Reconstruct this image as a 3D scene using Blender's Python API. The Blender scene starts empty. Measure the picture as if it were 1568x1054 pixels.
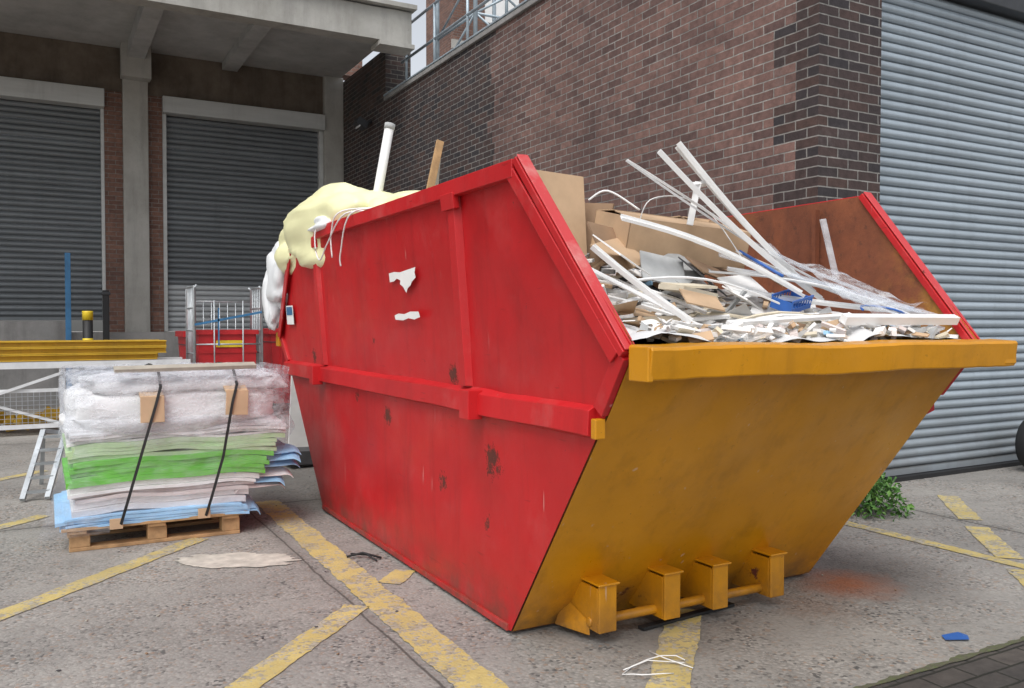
import bpy, math, random
from mathutils import Vector, Matrix, noise, Euler
R = random.Random(7)
scene = bpy.context.scene
COL = scene.collection

# ------------------------------------------------------------------ helpers
class MB:
    def __init__(s):
        s.v=[]; s.f=[]; s.m=[]; s.sm=[]; s.mats=[]
    def mi(s,mat):
        if mat not in s.mats: s.mats.append(mat)
        return s.mats.index(mat)
    def add(s,verts,faces,mat,smooth=False):
        o=len(s.v); i=s.mi(mat)
        s.v.extend([tuple(p) for p in verts])
        for f in faces:
            s.f.append([a+o for a in f]); s.m.append(i); s.sm.append(smooth)
    def box(s,x0,x1,y0,y1,z0,z1,mat):
        v=[(x0,y0,z0),(x1,y0,z0),(x1,y1,z0),(x0,y1,z0),(x0,y0,z1),(x1,y0,z1),(x1,y1,z1),(x0,y1,z1)]
        s.add(v,[(0,3,2,1),(4,5,6,7),(0,1,5,4),(1,2,6,5),(2,3,7,6),(3,0,4,7)],mat)
    def obox(s,c,size,rot,mat):
        M=Euler(rot).to_matrix(); c=Vector(c); hx,hy,hz=[a/2 for a in size]
        v=[c+M@Vector(p) for p in [(-hx,-hy,-hz),(hx,-hy,-hz),(hx,hy,-hz),(-hx,hy,-hz),(-hx,-hy,hz),(hx,-hy,hz),(hx,hy,hz),(-hx,hy,hz)]]
        s.add(v,[(0,3,2,1),(4,5,6,7),(0,1,5,4),(1,2,6,5),(2,3,7,6),(3,0,4,7)],mat)
    def beam(s,p0,p1,w,h,mat,up=(0,0,1)):
        p0=Vector(p0);p1=Vector(p1);d=(p1-p0).normalized();up=Vector(up)
        if abs(d.dot(up))>.98*up.length: up=Vector((0,1,0))
        sd=d.cross(up).normalized(); u=sd.cross(d).normalized()
        v=[]
        for p in (p0,p1):
            for a,b in ((-1,-1),(1,-1),(1,1),(-1,1)):
                v.append(p+sd*a*w/2+u*b*h/2)
        s.add(v,[(0,1,2,3),(7,6,5,4),(0,4,5,1),(1,5,6,2),(2,6,7,3),(3,7,4,0)],mat)
    def tube(s,pts,r,mat,n=8):
        pts=[Vector(p) for p in pts]; v=[];f=[]
        for i,p in enumerate(pts):
            a=pts[max(0,i-1)];b=pts[min(len(pts)-1,i+1)]
            d=(b-a).normalized(); up=Vector((0,0,1)) if abs(d.z)<.95 else Vector((0,1,0))
            sd=d.cross(up).normalized();u=sd.cross(d)
            for k in range(n):
                t=2*math.pi*k/n; v.append(p+sd*math.cos(t)*r+u*math.sin(t)*r)
        for i in range(len(pts)-1):
            for k in range(n):
                f.append((i*n+k,i*n+(k+1)%n,(i+1)*n+(k+1)%n,(i+1)*n+k))
        f.append(tuple(range(n))[::-1]); f.append(tuple((len(pts)-1)*n+k for k in range(n)))
        s.add(v,f,mat,True)
    def grid(s,fn,nu,nv,mat,smooth=True,flip=False):
        v=[fn(i/nu,j/nv) for j in range(nv+1) for i in range(nu+1)]
        f=[]
        for j in range(nv):
            for i in range(nu):
                a=j*(nu+1)+i
                q=(a,a+1,a+nu+2,a+nu+1)
                f.append(q[::-1] if flip else q)
        s.add(v,f,mat,smooth)
    def blob(s,c,r,mat,amp=.25,fr=3.,nu=28,nv=18,seed=0,power=1.,smooth=True,soft=False):
        c=Vector(c); sd=Vector((seed*3.1,seed*1.7,seed))
        def fn(u,w):
            th=u*2*math.pi; ph=(w-.5)*math.pi
            def sp(a): return math.copysign(abs(a)**power,a)
            d=Vector((sp(math.cos(ph))*sp(math.cos(th)),sp(math.cos(ph))*sp(math.sin(th)),sp(math.sin(ph))))
            q=Vector((math.cos(ph)*math.cos(th),math.cos(ph)*math.sin(th),math.sin(ph)))
            if soft:
                # film draped in broad planes: distance to the nearest of a few random cell centres gives flat facets and ridges
                k=1+amp*noise.noise(q*fr*.5+sd)
                dd=noise.voronoi(q*fr*.62+sd)[0]
                k+=-amp*.55*(dd[1]-dd[0])+amp*.22
                k+=amp*.10*noise.noise(q*fr*2.2+sd)
            else:
                k=1+amp*noise.noise(q*fr*.6+sd)-amp*.7*abs(noise.noise(q*fr*1.3+sd))-amp*.35*abs(noise.noise(q*fr*3.1+sd))
            return c+Vector((d.x*r[0],d.y*r[1],d.z*r[2]))*k
        s.grid(fn,nu,nv,mat,smooth)
    def obj(s,name,parent=None,bevel=0):
        me=bpy.data.meshes.new(name); me.from_pydata(s.v,[],s.f)
        for m in s.mats: me.materials.append(m)
        me.polygons.foreach_set('material_index',s.m)
        me.polygons.foreach_set('use_smooth',s.sm)
        me.update()
        o=bpy.data.objects.new(name,me); COL.objects.link(o)
        if parent: o.parent=parent
        if bevel:
            b=o.modifiers.new('bevel','BEVEL'); b.width=bevel; b.segments=2; b.limit_method='ANGLE'; b.angle_limit=math.radians(50)
        return o
def empty(name):
    e=bpy.data.objects.new(name,None); COL.objects.link(e); return e

# ------------------------------------------------------------------ materials
class NT:
    def __init__(s,name):
        s.mat=bpy.data.materials.new(name); s.mat.use_nodes=True
        s.t=s.mat.node_tree; s.n=s.t.nodes; s.b=s.n['Principled BSDF']
        s.geo=s.n.new('ShaderNodeNewGeometry'); s.P=s.geo.outputs['Position']
    def L(s,a,b): s.t.links.new(a,b)
    def sv(s,sock,v):
        if isinstance(v,bpy.types.NodeSocket): s.L(v,sock)
        elif isinstance(v,(tuple,list)) and len(v)==3 and sock.type=='RGBA': sock.default_value=(*v,1)
        else: sock.default_value=v
    def math(s,op,a,b=0.0,c=None,clamp=False):
        n=s.n.new('ShaderNodeMath'); n.operation=op; n.use_clamp=clamp
        s.sv(n.inputs[0],a); s.sv(n.inputs[1],b)
        if c is not None: s.sv(n.inputs[2],c)
        return n.outputs[0]
    def scale(s,vec,sc):
        n=s.n.new('ShaderNodeVectorMath'); n.operation='MULTIPLY'; s.sv(n.inputs[0],vec); n.inputs[1].default_value=sc; return n.outputs[0]
    def noise(s,scale,detail=4,rough=.5,vec=None,color=False):
        n=s.n.new('ShaderNodeTexNoise'); n.inputs['Scale'].default_value=scale; n.inputs['Detail'].default_value=detail; n.inputs['Roughness'].default_value=rough
        s.L(vec if vec is not None else s.P,n.inputs['Vector']); return n.outputs['Color' if color else 'Fac']
    def ramp(s,f,a,b,lo=0.,hi=1.):
        n=s.n.new('ShaderNodeMapRange'); s.sv(n.inputs[0],f); n.inputs[1].default_value=a;n.inputs[2].default_value=b;n.inputs[3].default_value=lo;n.inputs[4].default_value=hi; return n.outputs[0]
    def mix(s,f,a,b,blend='MIX'):
        n=s.n.new('ShaderNodeMix'); n.data_type='RGBA'; n.blend_type=blend
        s.sv(n.inputs[0],f); s.sv(n.inputs[6],a); s.sv(n.inputs[7],b); return n.outputs[2]
    def sep(s,v):
        n=s.n.new('ShaderNodeSeparateXYZ'); s.L(v,n.inputs[0]); return n.outputs
    def comb(s,x,y,z):
        n=s.n.new('ShaderNodeCombineXYZ'); s.sv(n.inputs[0],x);s.sv(n.inputs[1],y);s.sv(n.inputs[2],z); return n.outputs[0]
    def bump(s,h,strength=.3,dist=.01):
        n=s.n.new('ShaderNodeBump'); n.inputs['Strength'].default_value=strength; n.inputs['Distance'].default_value=dist
        s.L(h,n.inputs['Height']); s.L(n.outputs[0],s.b.inputs['Normal'])
    def out(s,col=None,rough=None,metal=None):
        if col is not None: s.sv(s.b.inputs['Base Color'],col)
        if rough is not None: s.sv(s.b.inputs['Roughness'],rough)
        if metal is not None: s.sv(s.b.inputs['Metallic'],metal)
        return s.mat
def mul(c,k): return tuple(min(1,a*k) for a in c)

def simple(name,col,rough=.6,metal=0,var=.25,sc=6,bump=.15,bsc=40):
    t=NT(name)
    f=t.ramp(t.noise(sc,6,.6),.3,.7)
    c=t.mix(f,mul(col,1-var),mul(col,1+var))
    t.bump(t.noise(bsc,4),bump,.004)
    return t.out(c,rough,metal)

def paint(name,col,rust=.70,marks=(),rough=.38,dirt=.5,seed=0,fade=.04,low_z=True,streaks=()):
    t=NT(name)
    vec=t.n.new('ShaderNodeVectorMath'); vec.operation='ADD'; t.L(t.P,vec.inputs[0]); vec.inputs[1].default_value=(seed,seed,seed*.3); V=vec.outputs[0]
    f=t.ramp(t.noise(1.6,6,.6,V),.3,.7)
    c=t.mix(f,mul(col,.82),mul(col,1.06))
    st=t.noise(1.0,6,.65,t.scale(V,(9,9,.9)))
    c=t.mix(t.ramp(st,.52,.78,0,dirt),c,mul(col,.40))
    c=t.mix(t.ramp(t.noise(2.2,8,.75,V),.56,.72,0,dirt*.9),c,mul(col,.5))
    z=t.sep(t.P)[2]
    if low_z:
        low=t.math('MULTIPLY',t.ramp(z,.0,.26,.85,0),t.ramp(t.noise(6,6,.7,V),.35,.65))
        c=t.mix(low,c,(.09,.05,.03))
    sc=t.noise(1.0,3,.5,t.scale(V,(60,5,45)))
    c=t.mix(t.math('MULTIPLY',t.ramp(sc,.70,.74),.4),c,mul(col,.35))
    c=t.mix(t.ramp(t.noise(3.1,8,.7,V),.55,.75,0,fade),c,(.62,.40,.36) if col[1]<.1 else (.7,.5,.2))
    sf=t.noise(1.0,2,.4,t.scale(V,(30,38,3)))
    c=t.mix(t.math('MULTIPLY',t.ramp(sf,.74,.78),.4),c,(.6,.5,.45))
    ch=t.noise(38,5,.7,V); c=t.mix(t.math('MULTIPLY',t.ramp(ch,.70,.72),.8),c,(.06,.025,.02))
    r=t.ramp(t.noise(5.5,10,.72,V),rust,rust+.02)
    if marks:
        nz=t.noise(30,7,.8,color=True)
        d0=t.n.new('ShaderNodeVectorMath'); d0.operation='MULTIPLY_ADD'; t.L(nz,d0.inputs[0]); d0.inputs[1].default_value=(.22,.22,.22); t.L(t.P,d0.inputs[2])
        for (mx,my,mz,mr) in marks:
            d=t.n.new('ShaderNodeVectorMath'); d.operation='DISTANCE'; t.L(d0.outputs[0],d.inputs[0]); d.inputs[1].default_value=(mx+.11,my+.11,mz+.11)
            r=t.math('MAXIMUM',r,t.ramp(d.outputs['Value'],mr,mr*.7))
    c=t.mix(r,c,t.mix(t.noise(30,3),(.03,.012,.010),(.17,.035,.02)))
    ro=t.math('ADD',t.math('MULTIPLY',r,.4),t.ramp(t.noise(4,6,.6,V),.3,.7,rough-.08,rough+.14))
    t.bump(t.math('ADD',t.noise(3,4),t.math('MULTIPLY',t.noise(60,3),.08)),.28,.02)
    return t.out(c,ro)

def brick(name,c1,c2,d1=None,d2=None,mort=(.24,.22,.20),mask=False,bw=.225,rh=.075,flat=False,varn=1.):
    t=NT(name)
    p=t.sep(t.P)
    if flat: uv=t.comb(p[0],p[1],0.)
    else:
        nn=t.sep(t.geo.outputs['True Normal'])
        ax=t.math('GREATER_THAN',t.math('ABSOLUTE',nn[0]),.5)
        u=t.math('ADD',t.math('MULTIPLY',p[1],ax),t.math('MULTIPLY',p[0],t.math('SUBTRACT',1.,ax)))
        uv=t.comb(u,p[2],0.)
    wob=t.noise(9,3,.6,color=True)
    wv=t.n.new('ShaderNodeVectorMath'); wv.operation='MULTIPLY_ADD'; t.L(wob,wv.inputs[0]); wv.inputs[1].default_value=(.012,.008,0); t.L(uv,wv.inputs[2]); uv=wv.outputs[0]
    def bt(a,b,m):
        n=t.n.new('ShaderNodeTexBrick'); t.L(uv,n.inputs['Vector']); t.sv(n.inputs['Color1'],a);t.sv(n.inputs['Color2'],b);t.sv(n.inputs['Mortar'],m)
        n.inputs['Scale'].default_value=1; n.inputs['Mortar Size'].default_value=.0062; n.inputs['Mortar Smooth'].default_value=.35; n.inputs['Bias'].default_value=0
        n.inputs['Brick Width'].default_value=bw; n.inputs['Row Height'].default_value=rh; return n
    mo=t.mix(t.ramp(t.noise(1.1,6,.7),.35,.65),mul(mort,.6),mul(mort,1.2))
    A=bt(c1,c2,mo); c=A.outputs['Color']; fac=A.outputs['Fac']
    if mask:
        B=bt(d1,d2,t.mix(.5,mo,mul(mort,.7)))
        blk=t.math('MODULO',t.math('FLOOR',t.math('DIVIDE',p[2],.30)),2.)
        e1=t.math('ADD',t.math('MULTIPLY',blk,.225),4.72)
        wn=t.n.new('ShaderNodeTexWhiteNoise'); wn.noise_dimensions='1D'; t.L(t.math('FLOOR',t.math('DIVIDE',p[2],.15)),wn.inputs['W'])
        e2=t.math('ADD',t.math('MULTIPLY',wn.outputs['Value'],.35),9.6)
        m=t.math('MULTIPLY',t.math('GREATER_THAN',p[1],e1),t.math('LESS_THAN',p[1],e2))
        c=t.mix(m,B.outputs['Color'],c)
    c=t.mix(.8,c,t.mix(t.ramp(t.noise(14,5,.7),.3,.7),(.55,.55,.55),(1.3,1.29,1.28)),'MULTIPLY')
    c=t.mix(1.,c,t.mix(t.ramp(t.noise(.7,6,.65,t.scale(t.P,(1,1,.6))),.3,.7),(.66,.67,.69),(1.18,1.17,1.16)),'MULTIPLY')
    if not flat: c=t.mix(t.ramp(t.noise(2.3,7,.75),.58,.78,0,.25),c,(.28,.26,.25))
    h=t.math('ADD',t.math('MULTIPLY',fac,-1.),t.math('MULTIPLY',t.noise(60,4),.4))
    t.bump(h,.7,.008)
    return t.out(c,.85)

def ground_mat():
    t=NT('aggregate_concrete')
    v=t.n.new('ShaderNodeTexVoronoi'); v.inputs['Scale'].default_value=72; v.inputs['Randomness'].default_value=1; t.L(t.P,v.inputs['Vector'])
    vc=t.sep(v.outputs['Color'])
    c=t.mix(vc[0],(.23,.22,.205),(.44,.42,.39))
    c=t.mix(t.ramp(vc[1],.88,.92),c,(.33,.24,.18))
    c=t.mix(t.ramp(vc[2],.91,.93),c,(.10,.098,.095))
    edge=t.ramp(v.outputs['Distance'],.35,.75)
    c=t.mix(t.math('MULTIPLY',edge,.45),c,(.20,.192,.18))
    cem=t.ramp(t.noise(2.6,9,.72),.42,.58)
    c=t.mix(t.math('MULTIPLY',cem,.78),c,t.mix(t.noise(30,5,.7),(.30,.29,.27),(.37,.355,.33)))
    c=t.mix(1.,c,t.mix(t.ramp(t.noise(.55,7,.65),.3,.7),(.66,.66,.66),(1.14,1.13,1.11)),'MULTIPLY')
    c=t.mix(t.ramp(t.noise(1.5,8,.70),.56,.72,0,.5),c,(.13,.122,.11))
    c=t.mix(t.ramp(t.noise(6.,6,.7),.67,.73,0,.5),c,(.10,.09,.08))
    nz=t.noise(7,6,.7,color=True)
    d0=t.n.new('ShaderNodeVectorMath'); d0.operation='MULTIPLY_ADD'; t.L(nz,d0.inputs[0]); d0.inputs[1].default_value=(.3,.3,.3); t.L(t.P,d0.inputs[2])
    def spot(x,y,r0,r1,col,k):
        nonlocal c
        d=t.n.new('ShaderNodeVectorMath'); d.operation='DISTANCE'; t.L(d0.outputs[0],d.inputs[0]); d.inputs[1].default_value=(x+.15,y+.15,.15)
        c=t.mix(t.math('MULTIPLY',t.ramp(d.outputs['Value'],r0,r1),k),c,col)
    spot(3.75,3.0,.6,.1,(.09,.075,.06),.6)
    spot(3.50,2.90,.30,.05,(.36,.12,.045),.9)
    spot(3.1,2.75,.25,.05,(.2,.12,.08),.4)
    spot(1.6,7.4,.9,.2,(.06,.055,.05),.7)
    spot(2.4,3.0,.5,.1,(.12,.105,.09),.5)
    spot(5.2,4.3,.5,.1,(.07,.065,.055),.6)
    p=t.sep(t.P); wob=t.math('MULTIPLY',t.math('SUBTRACT',t.noise(3,4),.5),.05)
    def joint(comp,pos,w=.014):
        nonlocal c
        d=t.math('ABSOLUTE',t.math('SUBTRACT',t.math('ADD',p[comp],wob),pos))
        c=t.mix(t.ramp(d,w,w*.4,0,.85),c,(.05,.047,.04))
        c=t.mix(t.ramp(d,w*9,w,0,.25),c,(.10,.095,.085))
    joint(1,6.2); joint(0,5.3); joint(1,10.6); joint(0,-2.6); joint(0,1.24,.008)
    cr=t.math('ABSOLUTE',t.math('SUBTRACT',t.noise(.9,8,.6),.5)); c=t.mix(t.ramp(cr,.0018,.0008,0,.5),c,(.07,.065,.06))
    h=t.math('SUBTRACT',t.math('MULTIPLY',t.noise(4,5),1.),v.outputs['Distance'])
    t.bump(h,.45,.006)
    return t.out(c,.8)

def line_paint():
    t=NT('worn_yellow_line_paint')
    v=t.n.new('ShaderNodeTexVoronoi'); v.inputs['Scale'].default_value=72; t.L(t.P,v.inputs['Vector'])
    vs=t.sep(v.outputs['Color'])
    c=t.mix(t.ramp(t.noise(5,6,.7),.3,.7),(.48,.37,.12),(.60,.49,.20))
    w=t.math('ADD',t.noise(6,10,.78),t.math('MULTIPLY',vs[0],.14))
    wear=t.ramp(w,.56,.62)
    c=t.mix(t.math('MULTIPLY',wear,.85),c,t.mix(vs[1],(.2,.19,.17),(.42,.40,.37)))
    c=t.mix(t.ramp(t.noise(1.6,7,.7),.48,.72,0,.5),c,(.28,.24,.15))
    t.bump(t.math('MULTIPLY',v.outputs['Distance'],-1.),.35,.005)
    return t.out(c,.7)

def concrete(name,a,b,sc=1.5,streak=.5):
    t=NT(name)
    c=t.mix(t.ramp(t.noise(sc,8,.7),.3,.7),a,b)
    c=t.mix(t.ramp(t.noise(1,6,.7,t.scale(t.P,(3,3,.4))),.48,.75,0,streak),c,mul(a,.35))
    c=t.mix(t.ramp(t.noise(25,4,.7),.6,.8,0,.4),c,mul(a,.5))
    t.bump(t.noise(30,6,.7),.35,.01)
    return t.out(c,.85)

def film(name,tint,lo,hi,wr=12,bs=.8,zr=None):
    t=NT(name)
    tr=t.n.new('ShaderNodeBsdfTransparent'); tr.inputs[0].default_value=(.97,.98,1,1)
    mx=t.n.new('ShaderNodeMixShader')
    nz=t.noise(wr,5,.7,t.scale(t.P,(1,1,2.2)))
    f=t.ramp(nz,.38,.72,lo,hi)
    if zr:
        z=t.sep(t.P)[2]; f=t.math('MULTIPLY',f,t.ramp(z,zr[0],zr[1],zr[2],1.))
    t.L(f,mx.inputs[0]); t.L(tr.outputs[0],mx.inputs[1]); t.L(t.b.outputs[0],mx.inputs[2])
    t.L(mx.outputs[0],t.n['Material Output'].inputs['Surface'])
    t.bump(nz,bs,.03)
    return t.out(tint,.13)

RED=paint('red_skip_paint',(.52,.010,.014),rust=.77,marks=[(1.68,3.60,1.06,.055),(1.69,4.49,.785,.055),(1.69,3.235,.73,.055),(1.69,3.26,.67,.035),(1.69,3.18,.69,.03),(1.69,3.75,.533,.04),(1.69,3.30,.435,.03),(1.67,5.9,1.07,.05),(1.69,5.0,.86,.03),(1.67,4.65,1.2,.03)],rough=.40,dirt=.42,fade=.07)
RED2=paint('red_rail_paint',(.54,.012,.016),rust=.74,rough=.44,seed=3,dirt=.36,fade=.14)
PINK=paint('pale_red_edge',(.58,.05,.055),rust=.70,rough=.5,seed=5,dirt=.3,fade=.6)  # paler red for the outer upper face of the sloping rails
YEL=paint('yellow_skip_paint',(.64,.275,.006),rust=.765,rough=.34,seed=11,dirt=.42,marks=[(2.2,2.95,.1,.06),(2.9,2.9,.15,.04)])
def rustm():
    t=NT('rusty_steel')
    c=t.mix(t.ramp(t.noise(3,8,.7),.3,.7),(.12,.035,.016),(.28,.085,.032))
    c=t.mix(t.ramp(t.noise(16,8,.75),.55,.7,0,.8),c,(.05,.02,.012))
    c=t.mix(t.ramp(t.noise(1.3,5,.6),.6,.75,0,.5),c,(.36,.16,.04))
    c=t.mix(t.ramp(t.noise(1.,6,.7,t.scale(t.P,(8,8,.8))),.55,.75,0,.6),c,(.06,.025,.015))
    p=t.sep(t.P)
    yl=t.math('MULTIPLY',t.ramp(p[1],2.75,2.3),t.ramp(t.noise(5,6,.7),.38,.55))
    c=t.mix(t.math('MULTIPLY',yl,.8),c,(.5,.25,.03))
    t.bump(t.noise(40,6,.7),.4,.006); return t.out(c,.72)
RUST=rustm()
BR=brick('weathered_brick_wall',(.215,.125,.105),(.110,.066,.060),(.036,.032,.036),(.080,.047,.040),mort=(.31,.30,.28),mask=True)
BRD=brick('dark_brick',(.036,.034,.036),(.09,.055,.046),mort=(.2,.19,.17))
BRB=brick('red_brick',(.24,.125,.09),(.16,.085,.065))
GROUND=ground_mat(); LINE=line_paint()
CON=concrete('pale_concrete',(.32,.31,.28),(.46,.45,.42),streak=.45)
CONS=concrete('soffit_concrete',(.34,.34,.33),(.50,.50,.49),streak=.25)
CONB=concrete('stained_brown_concrete',(.09,.068,.05),(.19,.155,.12),streak=.6)
COND=concrete('dock_concrete',(.20,.198,.19),(.33,.32,.31))
def slat(name,col,rough,metal,pitch,z0,var=.12):
    t=NT(name)
    c=t.mix(t.ramp(t.noise(1,6,.7,t.scale(t.P,(.6,.6,7))),.3,.7),mul(col,1-var),mul(col,1+var))
    c=t.mix(t.ramp(t.noise(1,6,.7,t.scale(t.P,(5,5,.5))),.52,.75,0,.35),c,mul(col,.5))
    z=t.sep(t.P)[2]
    fr=t.math('FRACT',t.math('DIVIDE',t.math('SUBTRACT',z,z0),pitch))
    c=t.mix(t.math('MAXIMUM',t.ramp(fr,.84,.93,0,.8),t.ramp(fr,.10,.0,0,.6)),c,mul(col,.22))
    c=t.mix(t.math('MULTIPLY',t.ramp(z,.8,0,0,.8),t.noise(4,5)),c,(.14,.12,.10))
    t.bump(t.noise(2.,3),.15,.02)
    return t.out(c,rough,metal)
SLATR=slat('galvanised_slats',(.37,.43,.48),.42,.25,3.95/51,.10,.16)
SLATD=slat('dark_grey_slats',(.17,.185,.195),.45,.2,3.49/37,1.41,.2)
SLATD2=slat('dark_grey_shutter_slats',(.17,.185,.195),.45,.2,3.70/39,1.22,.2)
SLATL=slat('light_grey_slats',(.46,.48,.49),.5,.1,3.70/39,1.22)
BOXM=slat('shutter_housing',(.50,.51,.50),.5,.1,50,-10)
BLACK=simple('black_rubber',(.015,.015,.016),.6)
DARKM=simple('dark_metal',(.03,.032,.036),.5)
GALV=simple('galvanised_steel',(.45,.48,.50),.38,.6)
RAILM=simple('blue_grey_steel',(.36,.43,.48),.45,.3)
WHITEP=simple('white_plastic',(.82,.82,.81),.4,var=.06)
PAPER=simple('white_paper',(.82,.81,.79),.8,var=.07)
CREAM=simple('cream_board',(.66,.59,.46),.8)
GREYB=simple('grey_board',(.40,.41,.41),.7)
DGREY=simple('dark_scrap',(.07,.07,.075),.6)
CARD=simple('cardboard',(.52,.36,.225),.85,var=.12)
CARDD=simple('cardboard_inside',(.28,.18,.11),.9,var=.15)
BLUEP=simple('blue_plastic',(.03,.12,.42),.4)
LBLUE=simple('light_blue_sheet',(.33,.58,.82),.7,var=.1)
GREEN=simple('green_sheet',(.15,.50,.06),.6,var=.15)
PGREEN=simple('pale_green_sheet',(.46,.62,.36),.6,var=.1)
PINKS=simple('pinkish_sheet',(.66,.58,.55),.7,var=.08)
GREYS=simple('pale_grey_sheet',(.66,.66,.66),.7,var=.08)
YBAG=simple('yellow_bag_plastic',(.86,.84,.50),.38,var=.04,sc=2,bump=.35,bsc=7)
WBAG=simple('white_bag_plastic',(.80,.82,.83),.38,var=.04,sc=2,bump=.35,bsc=7)
WOOD=simple('pine_wood',(.44,.27,.13),.75,var=.35,sc=10)
WOODG=simple('weathered_wood',(.40,.37,.31),.8,var=.2,sc=10)
YSTEEL=paint('yellow_beam_paint',(.60,.36,.02),rust=.66,rough=.5,seed=20,low_z=False)
WSTEEL=simple('white_painted_steel',(.66,.67,.68),.5,var=.12)
BLUES=simple('blue_painted_steel',(.04,.16,.32),.5)
REDP=simple('red_plastic',(.50,.02,.025),.4,var=.15)
YLAB=simple('yellow_label',(.75,.55,.03),.5)
SPILL=simple('cream_paint_spill',(.52,.49,.43),.75,var=.25,sc=14)
LEAF=simple('weed_leaf',(.06,.16,.03),.55,var=.4,sc=30)
LEAF2=simple('weed_leaf_light',(.12,.26,.05),.55,var=.3,sc=30)
SETTS=brick('dark_block_paving',(.045,.042,.04),(.08,.07,.062),mort=(.022,.022,.016),bw=.2,rh=.1,flat=True)
def mossm():
    t=NT('moss'); c=t.mix(t.ramp(t.noise(28,6,.8),.4,.6),(.10,.09,.07),(.10,.12,.05)); t.bump(t.noise(60,5),.8,.01); return t.out(c,.95)
MOSS=mossm()
CLEAR=film('clear_polythene',(.90,.93,.95),.02,.55,wr=9)
CLEAR2=film('clear_plastic_strip',(.87,.91,.94),.25,.5,wr=5,bs=.3)
WRAP=film('pallet_wrap',(.80,.83,.88),.06,.64,wr=8,bs=1.,zr=(.56,.70,.36))

# ------------------------------------------------------------------ ground
m=MB(); m.add([(-150,-150,0),(150,-150,0),(150,150,0),(-150,150,0)],[(0,1,2,3)],GROUND); m.obj('concrete_ground')
def strip(m,p0,p1,w,z=.004,mat=None):
    p0=Vector((*p0,z));p1=Vector((*p1,z)); d=(p1-p0); L=d.length; d.normalize(); s=Vector((-d.y,d.x,0)); n=max(2,int(L/.03))
    v=[];f=[]
    for i in range(n+1):
        p=p0+d*L*i/n
        a=w/2*(1+.14*noise.noise(p*6)+.16*noise.noise(p*22)); b=w/2*(1+.14*noise.noise(p*6+Vector((9,9,9)))+.16*noise.noise(p*22+Vector((5,9,9))))
        v+= [p-s*a,p+s*b]
    for i in range(n): f.append((2*i,2*i+2,2*i+3,2*i+1))
    m.add(v,f,mat or LINE)
m=MB()
strip(m,(1.33,1.2),(1.42,6.3),.17,.004)
strip(m,(4.58,2.1),(4.56,3.85),.10,.004)
strip(m,(-.5,1.98),(1.255,3.755),.12,.004)
strip(m,(1.5,4.0),(1.66,4.18),.12,.004)
strip(m,(1.5,1.94),(2.55,2.99),.15,.004)
strip(m,(-2.5,2.05),(.82,5.4),.12,.004)
strip(m,(-4,2.6),(.0,6.55),.11,.004)
strip(m,(-4,4.6),(.0,8.55),.11,.004)
strip(m,(3.6,1.75),(4.50,2.62),.14,.004)
strip(m,(4.66,2.78),(5.2,3.32),.14,.004)
strip(m,(5.36,3.46),(5.95,4.03),.14,.004)
m.obj('yellow_line_marking')
m=MB()
n=70; v=[(.89,4.80,.005)]
for i in range(n):
    a=2*math.pi*i/n; k=1+.25*noise.noise(Vector((math.cos(a)*2,math.sin(a)*2,3)))+.22*noise.noise(Vector((math.cos(a)*6,math.sin(a)*6,3)))+.08*noise.noise(Vector((math.cos(a)*19,math.sin(a)*19,3)))
    dx=math.copysign(abs(math.cos(a))**.7,math.cos(a))*.32*k; dy=math.sin(a)*.19*k
    v.append((.91+dx*.876-dy*.2,4.80-dx*.28+dy*.9,.005))
m.add(v,[(0,i+1,(i+1)%n+1) for i in range(n)],SPILL); m.obj('paint_spill')
m=MB(); m.add([(2.0,-3,.004),(9,-3,.004),(9,2.02,.004),(2.0,2.02,.004)],[(0,1,2,3)],SETTS)
v=[];f=[]
for i in range(301):
    x=2.0+i*.018; a=.010+.025*abs(noise.noise(Vector((x*5,0,0)))); v+=[(x,2.03-a,.009),(x,2.03+a*.9+.02*noise.noise(Vector((x*22,4,0))),.009)]
for i in range(300): f.append((2*i,2*i+2,2*i+3,2*i+1))
m.add(v,f,MOSS); m.obj('block_paving')

# ------------------------------------------------------------------ skip
XC=2.5685
def Xl(z): return 1.70-.02*z if z<=1 else 1.68-.07*(z-1)/.92
def Xr(z): return 2*XC-Xl(z)
ZB,ZR,ZT=.02,1.22,1.92
def Yn(z): return 3.09+(2.21-3.09)*(z-ZB)/(ZR-ZB) if z<=ZR else 2.21+(2.84-2.21)*(z-ZR)/(ZT-ZR)
def Yf(z): return 5.80+(6.82-5.80)*(z-ZB)/(ZR-ZB) if z<=ZR else 6.82+(6.21-6.82)*(z-ZR)/(ZT-ZR)
skip=empty('waste_skip')
ZS=[ZB+(1.0-ZB)*i/22 for i in range(23)]+[1.0+(ZR-1.0)*i/6 for i in range(1,7)]+[ZR+(ZT-ZR)*i/16 for i in range(1,17)]
DENTS=[(3.4,.55,.16,.016),(4.1,.35,.22,-.014),(4.9,.6,.25,.014),(3.9,1.35,.22,.012),(4.6,1.5,.25,-.012),(3.1,1.4,.18,.014),(2.95,.85,.12,-.012),(5.3,1.3,.2,.012)]
def side(right,inner):
    def fn(u,w):
        z=ZS[min(len(ZS)-1,int(round(w*(len(ZS)-1))))]
        y=Yn(z)+(Yf(z)-Yn(z))*u
        x=Xr(z) if right else Xl(z)
        e=min(1,min(u,1-u)*8)*min(1,min(w,1-w)*8)
        d=.014*noise.noise(Vector((y*1.6,z*1.9,3)))+.006*noise.noise(Vector((y*5,z*5,7)))
        for a,b,r,k in DENTS: d+=k*math.exp(-((y-a)**2+(z-b)**2)/(r*r))
        k=(.006 if inner else -.006)
        return (x+d*e+(k if not right else -k), y, z)
    return fn
m=MB()
m.grid(side(False,False),100,len(ZS)-1,RED,flip=True)
m.grid(side(True,False),100,len(ZS)-1,RED)
m.obj('side_plates',skip)
m=MB()
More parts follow.
